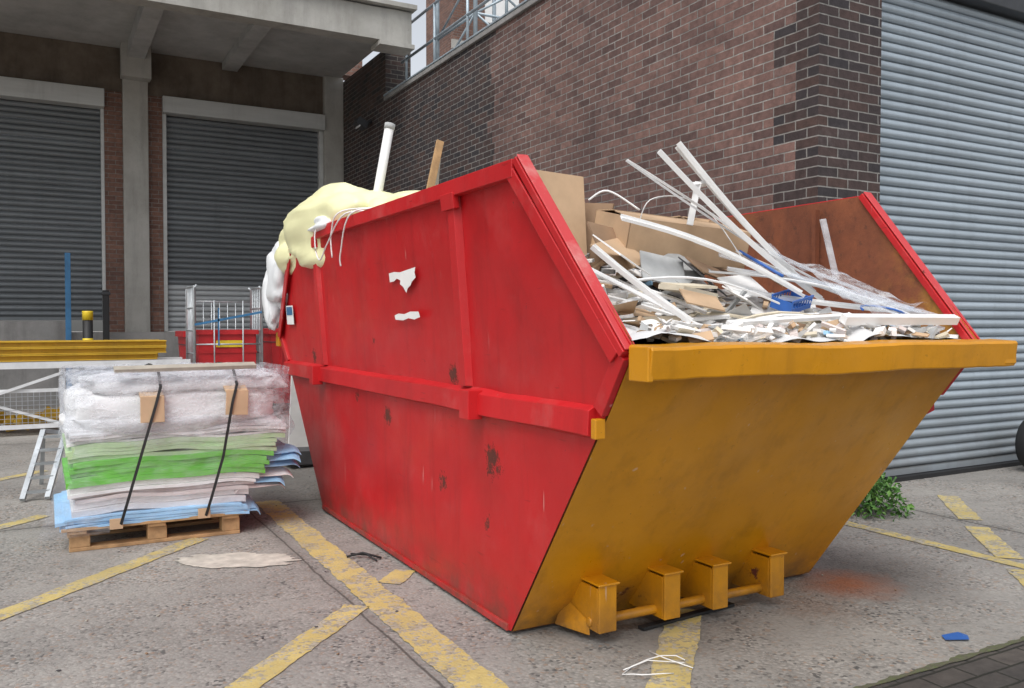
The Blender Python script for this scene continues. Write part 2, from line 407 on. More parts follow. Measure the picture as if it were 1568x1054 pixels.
m.grid(side(False,True),80,len(ZS)-1,RUST)
m.grid(side(True,True),80,len(ZS)-1,RUST,flip=True)
for yy in (3.10,4.2,5.3): m.box(Xr(1.5)-.030,Xr(1.5)-.0,yy-.012,yy+.012,.1,1.88,RUST)
m.obj('rusty_inside_faces',skip)
def endp(far,off):
    def fn(u,w):
        z=ZB+(ZR-ZB)*w; x=Xl(z)+(Xr(z)-Xl(z))*u; y=Yf(z) if far else Yn(z)
        e=min(1,min(u,1-u)*8)*min(1,min(w,1-w)*8)
        d=(.030*noise.noise(Vector((x*1.5,z*1.7,11)))+.009*noise.noise(Vector((x*5,z*5,2))))*e
        return (x,y+d+off,z)
    return fn
m=MB()
m.grid(endp(False,-.005),50,36,YEL); m.grid(endp(True,.005),50,36,YEL,flip=True)
m.grid(endp(False,.006),50,36,RUST,flip=True); m.grid(endp(True,-.006),50,36,RUST)
m.box(1.705,3.43,3.10,5.79,.012,.03,RUST)
m.obj('end_plates',skip)
m=MB()
def rail_side(right):
    s=1 if right else -1
    X=(lambda z:Xr(z)) if right else (lambda z:Xl(z))
    m.beam((X(1.89)+s*.020,2.86,1.890),(X(1.89)+s*.020,6.19,1.890),.045,.07,RED2)
    x0=X(.95)
    ya,yb=2.44,6.66
    def o(y):
        dx=.005*noise.noise(Vector((y*2.3,1,1))); dz=.006*noise.noise(Vector((y*1.7,5,1)))
        return [(x0,1.02),(x0+s*(.042+dx),.998+dz),(x0+s*(.046+dx),.91+dz),(x0,.895)]
    n=40; v=[]
    for i in range(n+1):
        y=ya+(yb-ya)*i/n
        v+=[(a,y,b) for a,b in o(y)]
    f=[]
    for i in range(n):
        for k in range(3):
            q=(i*4+k,i*4+k+1,i*4+k+5,i*4+k+4); f.append(q if right else q[::-1])
    f+=[(0,1,2,3),(n*4+3,n*4+2,n*4+1,n*4)]
    m.add(v,f,RED2)
    for yy in (3.45,5.63):
        v=[]
        for z,hw in ((1.02,.033),(1.86,.033)):
            xx=X(z)
            v+=[(xx,yy-hw*1.4,z),(xx+s*.034,yy-hw,z),(xx+s*.034,yy+hw,z),(xx,yy+hw*1.4,z)]
        m.add(v,[(0,4,5,1),(1,5,6,2),(2,6,7,3),(0,1,2,3),(7,6,5,4)],RED2)
        m.beam((X(1.84)+s*.03,yy,1.80),(X(1.9)+s*.035,yy,1.87),.13,.03,RED2,up=(1,0,0))
    for yy in (3.33,5.72):
        m.box(*sorted((X(.95)+s*.02,X(.95)+s*.090)),yy-.045,yy+.045,.885,1.012,RED2)
    m.beam((X(.03)+s*.006,3.11,.03),(X(.03)+s*.006,5.79,.03),.02,.03,RED2)
    for (fn,sg) in ((Yn,-1),(Yf,1)):
        za,zb=ZR-.02,ZT+.002
        pa=Vector((X(za)+s*.008,fn(za)-sg*.012,za)); pb=Vector((X(zb)+s*.008,fn(ZT)-sg*.012,zb))
        m.beam(pa,pb,.058,.03,RED2,up=(0,sg,1))
        n3=Vector((0,sg*.017,.016))
        m.beam(pa+n3,pb+n3,.05,.006,PINK,up=(0,sg,1))
        m.beam(pa+Vector((s*.026,-sg*.038,-.012)),pb+Vector((s*.026,-sg*.038,-.040)),.010,.055,RED2,up=(0,sg,1))
        m.beam((X(1.2)+s*.012,fn(1.2)-sg*.035,1.2),(X(1.0)+s*.012,fn(1.0)-sg*.035,1.0),.03,.06,RED2,up=(0,sg,1))
rail_side(False); rail_side(True)
m.obj('red_rails_and_ribs',skip,bevel=.005)
m=MB()
for sg,y0 in ((-1,2.20),(1,6.83)):
    xa,xb=1.655,3.575
    prof=[(0.03,1.232),(sg*.085,1.225),(sg*.092,1.215),(sg*.080,1.122),(sg*.072,1.118),(sg*.066,1.128),(sg*.066,1.20),(0.03,1.21)]
    n=60; v=[];f=[]
    for i in range(n+1):
        x=xa+(xb-xa)*i/n
        dz=.008*noise.noise(Vector((x*2.2,0,5)))+.003*noise.noise(Vector((x*11,0,5))); dy=.012*noise.noise(Vector((x*3,1,5)))
        for a,b in prof: v.append((x,y0+a+dy,b+dz))
    k=len(prof)
    for i in range(n):
        for j in range(k):
            q=(i*k+j,i*k+(j+1)%k,(i+1)*k+(j+1)%k,(i+1)*k+j)
            f.append(q if sg<0 else q[::-1])
    f.append(tuple(range(k))[::-1]); f.append(tuple(n*k+j for j in range(k)))
    m.add(v,f,YEL)
    m.box(1.646,1.668,min(y0,y0+sg*.085)+.003,max(y0,y0+sg*.085)+.02,1.115,1.226,YEL)
    m.box(3.50,3.58,min(y0,y0+sg*.085)+.004,max(y0,y0+sg*.085)+.03,1.13,1.222,YEL)
for s,Xf in ((-1,Xl),):
    m.box(*sorted((Xf(.96)+s*.006,Xf(.96)+s*.048)),2.385,2.415,.905,.975,YEL)
for bx in (1.98,2.31,2.577,2.917):
    m.box(bx-.043,bx+.043,2.80,2.812,.055,.245,YEL)
    m.box(bx-.043,bx-.031,2.813,3.05,.055,.235,YEL)
    m.box(bx+.031,bx+.043,2.813,3.05,.055,.235,YEL)
    m.box(bx-.052,bx+.052,2.788,2.99,.247,.257,YEL)
m.tube([(1.93,2.87,.085),(2.97,2.87,.085)],.020,YEL,12)
m.add([(1.88,3.05,.03),(1.935,2.86,.03),(1.935,3.05,.03),(1.90,3.05,.08),(1.935,2.87,.09),(1.935,3.05,.14)],[(0,1,4,3),(1,2,5,4),(0,3,5,2),(3,4,5),(0,2,1)],YEL)
m.obj('yellow_rims_and_hook_brackets',skip,bevel=.004)
m=MB()
def yz(y,z,o=.012): return (Xl(z)-o-.014,y,z)
pts=[(4.277,1.562),(4.2,1.566),(4.12,1.560),(3.91,1.575),(3.925,1.55),(3.915,1.525),(3.97,1.505),(3.985,1.49),(4.03,1.475),(4.05,1.452),(4.09,1.485),(4.13,1.50),(4.12,1.52),(4.17,1.53),(4.21,1.518),(4.27,1.515)]
m.add([yz(*p,.0145) for p in pts],[tuple(range(len(pts)))],PAPER)
pts=[(4.24,1.34),(4.18,1.35),(4.1,1.346),(4.02,1.358),(3.91,1.357),(3.895,1.33),(3.97,1.318),(4.05,1.325),(4.12,1.314),(4.23,1.318)]
m.add([yz(*p,.0145) for p in pts],[tuple(range(len(pts)))],PAPER)
m.add([yz(6.50,1.29,.014),yz(6.30,1.29,.014),yz(6.30,1.43,.014),yz(6.50,1.43,.014)],[(0,1,2,3)],PAPER)
m.add([yz(6.48,1.36,.017),yz(6.32,1.36,.017),yz(6.32,1.42,.017),yz(6.48,1.42,.017)],[(0,1,2,3)],BLUES)
m.obj('torn_labels',skip)

# ------------------------------------------------------------------ rubbish in the skip
def sm(x): x=max(0,min(1,x)); return x*x*(3-2*x)
def H(x,y):
    s=sm((y-2.3)/1.3)
    z=1.235+.25*s+.12*sm((2.7-x)/.9)*s-.06*sm((x-2.9)/.5)*s
    z+=.22*sm((y-3.5)/1.2)
    z-=.5*sm((y-6.0)/.8)
    return z+.055*noise.noise(Vector((x*3,y*3,1)))+.03*noise.noise(Vector((x*9,y*9,1)))
m=MB()
def pile(u,w):
    y=2.235+(6.75-2.235)*w
    z=H(1.7+1.7*u,y); x=Xl(z)+.012+(Xr(z)-Xl(z)-.024)*u
    return (x,max(y,Yn(min(z,1.22))+.012),z)
m.grid(pile,60,140,GREYS)
pal=[WHITEP]*7+[PAPER]*11+[CREAM,CREAM,CREAM,GREYB,DGREY,CARD,CARD,CARD,CARDD,PINKS,LBLUE]
def shard(c,sx,sy,rot,mat,bend):
    M=Euler(rot).to_matrix(); c=Vector(c); ph=R.random()*6
    j=[R.uniform(.6,1.1) for _ in range(4)]
    def fn(u,w):
        a=(u-.5)*sx*(j[0]*(1-w)+j[1]*w); b=(w-.5)*sy*(j[2]*(1-u)+j[3]*u)
        return c+M@Vector((a,b,bend*math.sin(u*3+ph)+bend*.6*math.sin(w*4+ph*2)))
    m.grid(fn,4,3,mat,smooth=False)
for i in range(850):
    y=2.30+ (R.random()**1.4)*3.9; x=R.uniform(1.80,3.36)
    z=H(x,y)+R.uniform(-.005,.045)
    sx=R.uniform(.03,.15); sy=R.uniform(.02,.11)
    if R.random()<.22 and y>2.55: sx*=1.8;sy*=1.8
    if y<2.42: sx=min(sx,.08);sy=min(sy,.05)
    shard((x,y,z),sx,sy,(R.gauss(.18,.32),R.gauss(0,.32),R.choice([0,1.57])+R.gauss(0,.6)),R.choice(pal),R.uniform(0,.008))
for i in range(360):
    y=2.32+(R.random()**1.3)*3.6; x=R.uniform(1.84,3.30)
    L=R.uniform(.06,.30) if y>2.5 else R.uniform(.04,.1)
    m.obox((x,y,H(x,y)+R.uniform(.0,.05)),(L,R.uniform(.008,.04),R.uniform(.004,.022)),(R.gauss(0,.22),R.gauss(0,.22),R.uniform(0,6.28)),R.choice(pal))
for i in range(110):
    x=R.uniform(1.85,3.40); y=R.uniform(2.26,2.40)
    m.obox((x,y,1.235+R.uniform(0,.05)),(R.uniform(.02,.11),R.uniform(.008,.04),R.uniform(.003,.02)),(R.gauss(0,.35),R.gauss(0,.35),R.uniform(-1.5,1.5)),R.choice([PAPER,PAPER,WHITEP,WHITEP,CREAM,CARD,GREYB,PINKS]))
for i in range(22):
    x=R.uniform(1.9,3.3); y=R.uniform(2.4,3.0)
    m.blob((x,y,H(x,y)+.02),(R.uniform(.03,.07),R.uniform(.03,.07),R.uniform(.02,.04)),R.choice([PAPER,WBAG,WHITEP]),.7,4,12,8,seed=i,smooth=False)
m.obj('rubbish_pile')
m=MB()
def trunk(p0,p1,w=.035,h=.012,mat=WHITEP,sag=0,n=8,up=(0,-.5,1),side=0):
    p0=Vector(p0);p1=Vector(p1); pr=p0
    for i in range(1,n+1):
        t=i/n; p=p0.lerp(p1,t)+Vector((side*math.sin(math.pi*t),0,-sag*math.sin(math.pi*t)))
        m.beam(pr,p+(p-pr)*.02,w,h,mat,up=up); pr=p
def channel(p0,p1,w=.034,h=.02,sag=0,n=8,mat=WHITEP):
    p0=Vector(p0);p1=Vector(p1); pr=p0
    for i in range(1,n+1):
        t=i/n; p=p0.lerp(p1,t)+Vector((0,0,-sag*math.sin(math.pi*t)))
        d=(p-pr).normalized(); sd=d.cross(Vector((0,-.5,1))).normalized(); u=sd.cross(d)
        q=p+(p-pr)*.02
        m.beam(pr,q,w,.003,mat,up=(0,-.5,1))
        for k in (-1,1): m.beam(pr+sd*k*(w/2-.0015)+u*(h/2+.0016),q+sd*k*(w/2-.0015)+u*(h/2+.0016),.003,h,mat,up=(0,-.5,1))
        pr=p
channel((2.30,2.9,2.025),(3.02,2.66,1.40),.034,.016,sag=.035)
channel((2.488,3.0,2.098),(3.04,2.72,1.43),.034,.016,sag=.03)
trunk((2.50,3.02,2.09),(2.98,2.80,1.54),.014,.014,sag=.02)
trunk((2.20,2.98,1.996),(2.86,2.80,1.60),.012,.010,sag=-.01)
trunk((2.18,2.96,1.99),(3.2,2.66,1.42),.010,.008,sag=.03,mat=GREYS)
trunk((2.576,2.96,1.93),(2.53,2.96,1.74),.028,.010,n=1)
trunk((2.63,2.98,1.93),(2.53,2.95,1.91),.026,.018,n=1)
channel((1.76,2.6,1.575),(2.03,2.37,1.30),.028,.014,sag=.01)
trunk((1.78,2.70,1.52),(2.10,2.45,1.31),.040,.005)
channel((2.11,2.90,1.735),(2.84,2.60,1.42),.056,.010,sag=-.04)
trunk((2.75,2.31,1.315),(3.41,2.29,1.315),.034,.034,n=1)
trunk((2.2,2.36,1.30),(2.9,2.42,1.33),.022,.014,n=1)
channel((2.55,2.75,1.44),(3.38,2.42,1.34),.028,.012,sag=.01)
trunk((2.65,2.85,1.54),(3.36,2.5,1.36),.020,.014,sag=-.02)
trunk((2.5,2.8,1.52),(3.3,2.4,1.33),.012,.006,sag=-.04,side=.04)
trunk((2.7,2.85,1.62),(3.25,2.38,1.32),.010,.006,sag=.03,side=.06)
trunk((1.95,2.62,1.46),(2.6,2.5,1.38),.012,.006,sag=-.05)
for i in range(48):
    x=R.uniform(2.0,3.1);y=R.uniform(2.4,2.95);a=R.uniform(-.9,.7);L=R.uniform(.15,.5)/2
    x0,x1=max(1.8,x-L*math.cos(a)),min(3.38,x+L*math.cos(a)); y0,y1=max(2.32,y-L*math.sin(a)),max(2.32,y+L*math.sin(a))
    trunk((x0,y0,H(x0,y0)+.04),(x1,y1,H(x1,y1)+.06),R.uniform(.006,.028),R.uniform(.003,.014),R.choice([WHITEP,WHITEP,PAPER,WHITEP,CREAM]),n=4,sag=R.uniform(-.03,.01))
m.obj('plastic_trunking_offcuts')
m=MB()
trunk((3.36,2.95,1.81),(3.40,2.90,1.52),.035,.01,CLEAR2,n=1,up=(0,1,0))
for k,(a,b,c,d) in enumerate([((2.80,2.88,1.66),(3.05,2.95,1.60),(2.98,2.45,1.38),(3.40,2.40,1.36)),((2.95,2.8,1.52),(3.3,2.8,1.46),(3.0,2.36,1.32),(3.41,2.34,1.31))]):
    a,b,c,d=map(Vector,(a,b,c,d))
    def fn(u,w):
        p=a.lerp(b,u).lerp(c.lerp(d,u),w)
        p=p+Vector((0,0,.05*noise.noise(p*6+Vector((k,0,0)))+.025*noise.noise(p*15)+.03*math.sin(w*3.14)))
        return p
    m.grid(fn,26,34,CLEAR)
trunk((2.5,2.9,1.66),(3.36,2.62,1.38),.045,.006,CLEAR2)
trunk((2.6,2.85,1.60),(3.41,2.36,1.33),.045,.006,CLEAR2)
trunk((2.75,2.9,1.70),(3.41,2.5,1.37),.04,.006,CLEAR2,sag=.02)
m.obj('clear_polythene_sheeting')
def carton(name,c,size,rot,flaps=True):
    m=MB(); M=Euler(rot).to_matrix(); c=Vector(c); sx,sy,sz=[a/2 for a in size]
    def q(pts,mat): 
        P=[c+M@Vector(p) for p in pts]; nrm=(P[1]-P[0]).cross(P[2]-P[0]).normalized()*.004
        m.add(P+[p-nrm for p in P],[(0,1,2,3),(7,6,5,4),(0,4,5,1),(1,5,6,2),(2,6,7,3),(3,7,4,0)],mat)
    q([(-sx,-sy,-sz),(sx,-sy,-sz),(sx,-sy,sz),(-sx,-sy,sz)],CARD)
    q([(sx,sy,-sz),(-sx,sy,-sz),(-sx,sy,sz),(sx,sy,sz)],CARD)
    q([(-sx,sy,-sz),(-sx,-sy,-sz),(-sx,-sy,sz),(-sx,sy,sz)],CARD)
    q([(sx,-sy,-sz),(sx,sy,-sz),(sx,sy,sz),(sx,-sy,sz)],CARD)
    q([(-sx,sy,-sz),(sx,sy,-sz),(sx,-sy,-sz),(-sx,-sy,-sz)],CARDD)
    if flaps:
        q([(-sx,-sy,sz),(sx,-sy,sz),(sx,-sy*.05,sz+.015),(-sx,-sy*.05,sz+.015)],CARD)
        q([(sx,sy,sz),(-sx,sy,sz),(-sx,sy*.05,sz+.018),(sx,sy*.05,sz+.018)],CARD)
    return m.obj(name)
carton('cardboard_box',(2.60,3.18,1.69),(.66,.32,.18),(.22,.06,-.08))
carton('cardboard_box',(2.30,3.75,1.72),(.42,.4,.26),(-.2,.15,.3))
carton('cardboard_box',(2.62,4.1,1.80),(.5,.4,.22),(.1,-.15,.5))
carton('cardboard_box',(3.02,3.5,1.70),(.36,.34,.20),(.1,.2,.35))
m=MB()
def board(c,size,rot,mat): m.obox(c,size,rot,mat)
board((2.13,3.42,1.74),(.31,.012,.54),(-.12,.03,.05),CARD)
board((2.30,3.55,1.72),(.012,.36,.36),(.1,.25,.5),CARDD)
board((2.26,3.12,1.64),(.3,.01,.22),(-.6,.1,.2),CARDD)
board((2.20,3.02,1.60),(.22,.2,.008),(.6,-.2,.4),CARD)
board((2.45,2.94,1.54),(.26,.2,.008),(.5,-.3,.4),GREYB)
board((2.33,2.90,1.53),(.2,.16,.008),(.9,.2,-.3),GREYB)
board((2.62,2.92,1.53),(.24,.14,.008),(.6,.2,.2),CARDD)
board((2.50,2.84,1.50),(.22,.16,.006),(.5,.5,.1),DGREY)
board((2.66,2.76,1.46),(.22,.14,.006),(.7,-.1,.2),PAPER)
board((2.32,2.72,1.43),(.26,.12,.02),(.1,.1,.3),CREAM)
board((2.34,2.74,1.455),(.22,.11,.01),(.15,.0,.1),CREAM)
board((2.1,2.88,1.58),(.2,.22,.006),(.5,.4,.2),PAPER)
board((1.98,2.75,1.52),(.16,.2,.006),(.6,.5,.4),PAPER)
board((2.93,2.92,1.54),(.25,.16,.006),(.6,.2,.5),CARD)
board((2.0,4.2,1.86),(.3,.5,.01),(.1,.3,.2),PAPER)
board((2.48,2.58,1.40),(.2,.12,.006),(.5,.2,.5),PAPER)
board((2.25,2.56,1.39),(.16,.12,.006),(.5,.2,-.3),CARD)
m.obj('scrap_boards')
m=MB()
M0=Matrix.Translation((2.80,2.62,1.395))@Euler((.35,-.18,.25)).to_matrix().to_4x4()
def tb(x0,x1,y0,y1,z0,z1):
    v=[M0@Vector(p) for p in [(x0,y0,z0),(x1,y0,z0),(x1,y1,z0),(x0,y1,z0),(x0,y0,z1),(x1,y0,z1),(x1,y1,z1),(x0,y1,z1)]]
    m.add(v,[(0,3,2,1),(4,5,6,7),(0,1,5,4),(1,2,6,5),(2,3,7,6),(3,0,4,7)],BLUEP)
tb(-.085,.085,-.05,.05,-.03,-.027)
for sy in (-.05,.047):
    tb(-.085,.085,sy,sy+.003,-.027,-.008); tb(-.088,.088,sy-.002,sy+.005,.018,.028)
    for k in range(8): tb(-.085+k*.0235,-.079+k*.0235,sy,sy+.003,-.008,.018)
for sx in (-.085,.082): tb(sx,sx+.003,-.047,.047,-.027,.018)
m.obj('blue_plastic_basket')
m=MB()
m.tube([(3.0+.35*t,2.42+.05*math.sin(t*9),1.355+.02*math.sin(t*7)) for t in [i/14 for i in range(15)]],.005,BLUEP,6)
m.tube([(2.72+.06*t,2.85-.2*t,1.62-.12*t) for t in [i/6 for i in range(7)]],.007,BLUEP,6)
m.obj('blue_rope')
m=MB()
m.blob((1.88,5.74,1.92),(.33,.66,.25),YBAG,.30,3.2,64,40,seed=2,soft=True,power=.75)
m.blob((2.02,5.05,1.94),(.24,.30,.17),YBAG,.30,3.2,48,30,seed=4,soft=True,power=.75)
m.blob((1.70,6.36,1.84),(.15,.24,.17),YBAG,.30,3.2,48,30,seed=6,soft=True,power=.75)
m.obj('yellow_rubbish_bag')
m=MB()
m.blob((1.70,5.55,1.94),(.15,.38,.085),WBAG,.3,3.4,50,30,seed=5,soft=True)
m.blob((1.66,6.70,1.66),(.11,.22,.24),WBAG,.32,3.2,48,30,seed=9,soft=True,power=.8)
m.blob((1.62,6.88,1.50),(.07,.10,.26),WBAG,.35,3.2,40,26,seed=12,soft=True,power=.8)
m.blob((2.5,5.6,1.78),(.5,.5,.2),WBAG,.3,3,40,26,seed=15,soft=True)
m.obj('white_rubbish_bag')
m=MB(); m.tube([(1.83,5.2,1.85),(1.965,5.2,2.56)],.030,WHITEP,14); m.tube([(1.961,5.2,2.54),(1.968,5.2,2.575)],.034,GREYB,14); m.obj('white_plastic_pipe')
m=MB(); m.beam((2.0,4.8,1.8),(2.14,4.8,2.41),.045,.02,WOOD,up=(0,1,0)); m.beam((2.10,4.83,1.85),(2.16,4.86,2.36),.02,.02,WOODG,up=(0,1,0)); m.obj('timber_batten',bevel=.002)
m=MB()
def loop(pts,r=.005): 
    P=[Vector(p) for p in pts]; out=[]
    for i in range(len(P)-1):
        a=P[max(0,i-1)];b=P[i];c=P[i+1];d=P[min(len(P)-1,i+2)]
        for k in range(6):
            t=k/6; out.append(.5*((2*b)+(-a+c)*t+(2*a-5*b+4*c-d)*t*t+(-a+3*b-3*c+d)*t**3))
    out.append(P[-1]); m.tube(out,r,WHITEP,6)
loop([(1.75,4.7,1.94),(1.56,4.85,1.94),(1.545,5.15,1.80),(1.55,5.35,1.70),(1.54,5.42,1.80),(1.56,5.4,1.93),(1.7,5.2,2.0)])
loop([(1.75,4.6,1.95),(1.56,4.75,1.93),(1.56,4.95,1.72),(1.57,4.98,1.64)])
loop([(1.9,4.9,2.0),(1.58,4.98,1.97),(1.55,5.1,1.85),(1.56,5.12,1.7)])
loop([(2.28,3.0,1.74),(2.3,2.95,1.83),(2.45,2.93,1.85),(2.6,2.9,1.78),(2.72,2.8,1.55)],.0025)
loop([(2.15,3.2,1.85),(2.22,3.15,1.89),(2.32,3.05,1.80)],.005)
m.obj('white_cable')
m=MB(); m.obox((2.2,8.1,.52),(.30,.02,1.06),(.15,.0,.05),PAPER); m.obox((2.45,8.0,.45),(.32,.02,.9),(.2,.05,.1),GREYB)
m.obox((2.3,7.75,.08),(.8,.3,.12),(0,.05,.1),DGREY); m.obj('leaning_boards')

# ------------------------------------------------------------------ pallet
pal_e=empty('wrapped_pallet_stack')
m=MB()
for y in (5.42,5.78,6.18): m.box(.12,1.06,y,y+.1,.0,.022,WOOD)
for x in (.12,.53,.95):
    for y in (5.42,5.78,6.18): m.box(x+.002,x+.108,y+.002,y+.098,.0225,.10,WOOD)
for x in (.12,.54,.96): m.box(x-.01,x+.09,5.40,6.30,.101,.121,WOOD)
for i in range(7): m.box(.08,1.10,5.39+i*.135,5.39+i*.135+.09,.122,.142,WOOD)
m.obj('pallet',pal_e,bevel=.004)
m=MB()
def xr(z): return 1.13+.24*sm((z-.2)/.45)
def sheet(z,th,mat,x0,x1,y0,y1,rz=0,droop=0,seed=0):
    def P(u,w,top):
        x=x0+(x1-x0)*u;y=y0+(y1-y0)*w
        cx,cy=(x0+x1)/2,(y0+y1)/2; c,s=math.cos(rz),math.sin(rz)
        e=max(0,abs(u-.5)*2-.75)/.25; e2=max(0,(.12-w)/.12)
        x2=cx+(x-cx)*c-(y-cy)*s; y2=cy+(x-cx)*s+(y-cy)*c
        dz=-droop*(e*e+e2*e2)+.018*noise.noise(Vector((x*3.5,y*5,int(seed/4)*3.3)))
        y2+=.016*noise.noise(Vector((x*4,seed*2.1,0)))
        return (x2,y2,z+dz+(th if top else 0))
    nu,nv=20,6
    m.grid(lambda u,w:P(u,w,True),nu,nv,mat)
    m.grid(lambda u,w:P(u,w,False),nu,nv,mat,flip=True)
    m.grid(lambda u,w:P(u,0,w>.5),nu,1,mat)
    m.grid(lambda u,w:P(1,u,w>.5),nv,1,mat)
    m.grid(lambda u,w:P(0,u,w>.5),nv,1,mat,flip=True)
z=.145; k=0
while z<.70:
    th=R.uniform(.008,.02); gap=.003; jy=R.uniform(-.02,.025)
    if z<.205: mat=LBLUE; jy=-.03
    elif z<.375: mat=R.choice([PINKS,PAPER,GREYS,PAPER]); th=R.uniform(.015,.035)
    elif z<.505: mat=GREEN; th=R.uniform(.022,.036); gap=.001; jy=R.uniform(-.02,-.008)
    elif z<.60: mat=PGREEN; th=R.uniform(.02,.034); gap=.001; jy=R.uniform(-.015,.0)
    else: mat=R.choice([PAPER,GREYS])
    sheet(z,th,mat,.13+R.uniform(-.03,.03)-(.05 if z<.2 else 0),xr(z)-.04+R.uniform(-.03,.03),5.42+jy,6.30,R.gauss(0,.006),.01,k)
    z+=th+gap; k+=1
for z,mat,x1,rz in ((.51,LBLUE,1.44,.08),(.47,LBLUE,1.46,-.10),(.43,LBLUE,1.42,.14),(.37,PAPER,1.38,.12),(.33,LBLUE,1.36,-.1),(.30,PINKS,1.32,.16),(.17,LBLUE,1.17,.05),(.155,LBLUE,1.20,-.06)):
    sheet(z,.006,mat,1.0,x1,5.44,5.85,rz,.03,k); k+=1
m.blob((.72,5.86,.80),(.62,.47,.13),PAPER,.10,2.2,60,30,seed=21,power=.45)
m.blob((.62,5.85,.70),(.52,.46,.08),GREYS,.14,3,50,24,seed=23,power=.45)
m.blob((.80,5.86,.93),(.60,.46,.06),GREYS,.12,2.5,50,24,seed=25,power=.45)
m.obj('sheets',pal_e)
m=MB()
def shell(u,w):
    z=.15+.87*w; a=u*2*math.pi
    ca,sa=math.cos(a),math.sin(a); p=.22
    X0=.10-.05*(1-w)**3; X1=xr(z)+.03; cx,cy=(X0+X1)/2,5.86; hx,hy=(X1-X0)/2,.50
    x=cx+math.copysign(abs(ca)**p,ca)*hx; y=cy+math.copysign(abs(sa)**p,sa)*hy
    q=Vector((x,y,z)); d=.018*noise.noise(q*5)+.014*noise.noise(Vector((q.x*5,q.y*5,q.z*16)))+.006*noise.noise(q*24)
    d+=.010*math.sin(z*30+x*9+3*noise.noise(q*2))
    return (x+ca*d,y+sa*d,z)
m.grid(shell,170,60,WRAP)
def topf(u,w):
    x=.12+(1.36-.12)*u;y=5.40+.92*w
    return (x,y,1.01-.05*(max(0,abs(u-.5)*2-.8)/.2)**2-.04*(max(0,abs(w-.5)*2-.8)/.2)**2+.03*noise.noise(Vector((x*4,y*4,0)))+.016*noise.noise(Vector((x*14,y*14,0))))
m.grid(topf,60,40,WRAP)
def skirt(u,w):
    p=Vector((.02-.05*w+.35*u,5.38-.05*w*(1-u),.30-.20*w)); p.y-=.03*abs(noise.noise(p*9)); p.x+=.02*noise.noise(p*11); return p
m.grid(skirt,16,12,WRAP)
m.obj('plastic_wrap',pal_e)
m=MB()
def strap(xt,xb):
    pts=[(xt,6.3,.3),(xt-.01,6.29,1.0),(xt,5.9,1.04),(xt,5.45,1.025),(xt,5.33,.93),(xt-.03,5.314,.82),(xb+.10,5.318,.5),(xb+.03,5.326,.25),(xb,5.36,.13)]
    for i in range(len(pts)-1): m.beam(pts[i],pts[i+1],.016,.004,BLACK,up=(0,-1,.3))
strap(.60,.38); strap(1.03,.845)
m.obj('straps',pal_e)
m=MB()
m.obox((.555,5.330,.80),(.13,.010,.15),(-.05,.0,0),CARD); m.obox((.555,5.393,.885),(.13,.12,.012),(.3,0,0),CARD)
m.obox((1.03,5.330,.82),(.13,.010,.15),(-.05,.05,0),CARD); m.obox((1.03,5.393,.905),(.13,.12,.012),(.3,0,0),CARD)
m.obox((.36,5.36,.15),(.07,.012,.06),(0,0,0),CARD);m.obox((.84,5.36,.16),(.07,.012,.06),(0,0,0),CARD)
m.obox((.76,5.42,1.035),(.80,.07,.024),(.25,-.01,.02),WOODG)
m.obj('corner_pads_and_batten',pal_e,bevel=.002)

# ------------------------------------------------------------------ shutters
def shutter(m,x0,x1,y,z0,z1,n,depth,matf):
    pitch=(z1-z0)/n
    pr=[(0,0),(.06,-.25),(.2,-.8),(.42,-1),(.65,-.85),(.84,-.35),(.9,0),(1,0)]
    for i in range(n):
        zb=z0+i*pitch; v=[];f=[]
        NX=14; jy=R.uniform(-.0018,.0018)
        for s,d in pr:
            for k in range(NX+1):
                x=x0+(x1-x0)*k/NX
                v.append((x,y+d*depth+jy+.006*noise.noise(Vector((x*1.3,zb*.9,2))),zb+s*pitch))
        for a in range(len(pr)-1):
            for k in range(NX): q=a*(NX+1)+k; f.append((q,q+1,q+NX+2,q+NX+1))
        m.add(v,f,matf(zb),True)
    m.box(x0,x1,y-.02,y+.02,z0-.06,z0-.001,matf(z0))

wh=empty('brick_warehouse')
m=MB()
m.box(5.07,5.37,4.9,16.0,0,5.0,BR)
m.box(5.07,5.76,4.5,4.8995,0,5.0,BR)
m.box(5.07,5.52,13.6,15.98,5.001,5.88,BRD)
m.box(10.6,14,4.5,4.9,0,5.0,BR)
m.box(13.7,14,4.9,16,0,5.0,BR)
m.obj('walls',wh)
m=MB()
m.box(5.03,5.42,4.46,13.59,5.002,5.07,COND)
m.box(5.02,5.08,4.46,13.59,5.072,5.10,RAILM)
m.box(5.42,14,4.46,16,4.95,5.06,COND)
m.box(5.761,10.599,4.52,4.88,4.05,4.949,DARKM)
m.box(5.06,14,4.44,4.52,5.075,5.13,COND)
m.obj('coping_and_roof',wh,bevel=.008)
m=MB(); shutter(m,5.765,10.595,4.66,.10,4.05,51,.026,lambda z:SLATR)
m.box(5.7605,5.80,4.56,4.622,0.0,4.049,SLATR)
m.box(5.81,10.6,4.58,4.72,0,.035,BLACK)
m.obj('roller_shutter',wh)
m=MB()
m.tube([(5.0,14.3,4.8),(5.07,14.3,4.8)],.03,DARKM); m.obox((4.86,14.25,4.74),(.2,.26,.12),(0,.5,0),DARKM); m.obox((4.82,14.25,4.70),(.02,.2,.09),(0,.5,0),GREYS)
m.obj('floodlight',wh,bevel=.01)
m=MB()
for i in range(8):
    y=13.2-i*1.15; m.tube([(5.28,y,5.06),(5.28,y,6.15)],.022,RAILM)
for zz in (5.62,6.15): m.tube([(5.28,4.9,zz),(5.28,13.4,zz)],.022,RAILM)
for (x,y) in ((5.75,13.0),(5.75,11.6),(6.8,13.0),(6.8,11.6)): m.tube([(x,y,5.06),(x,y,8.6)],.035,RAILM)
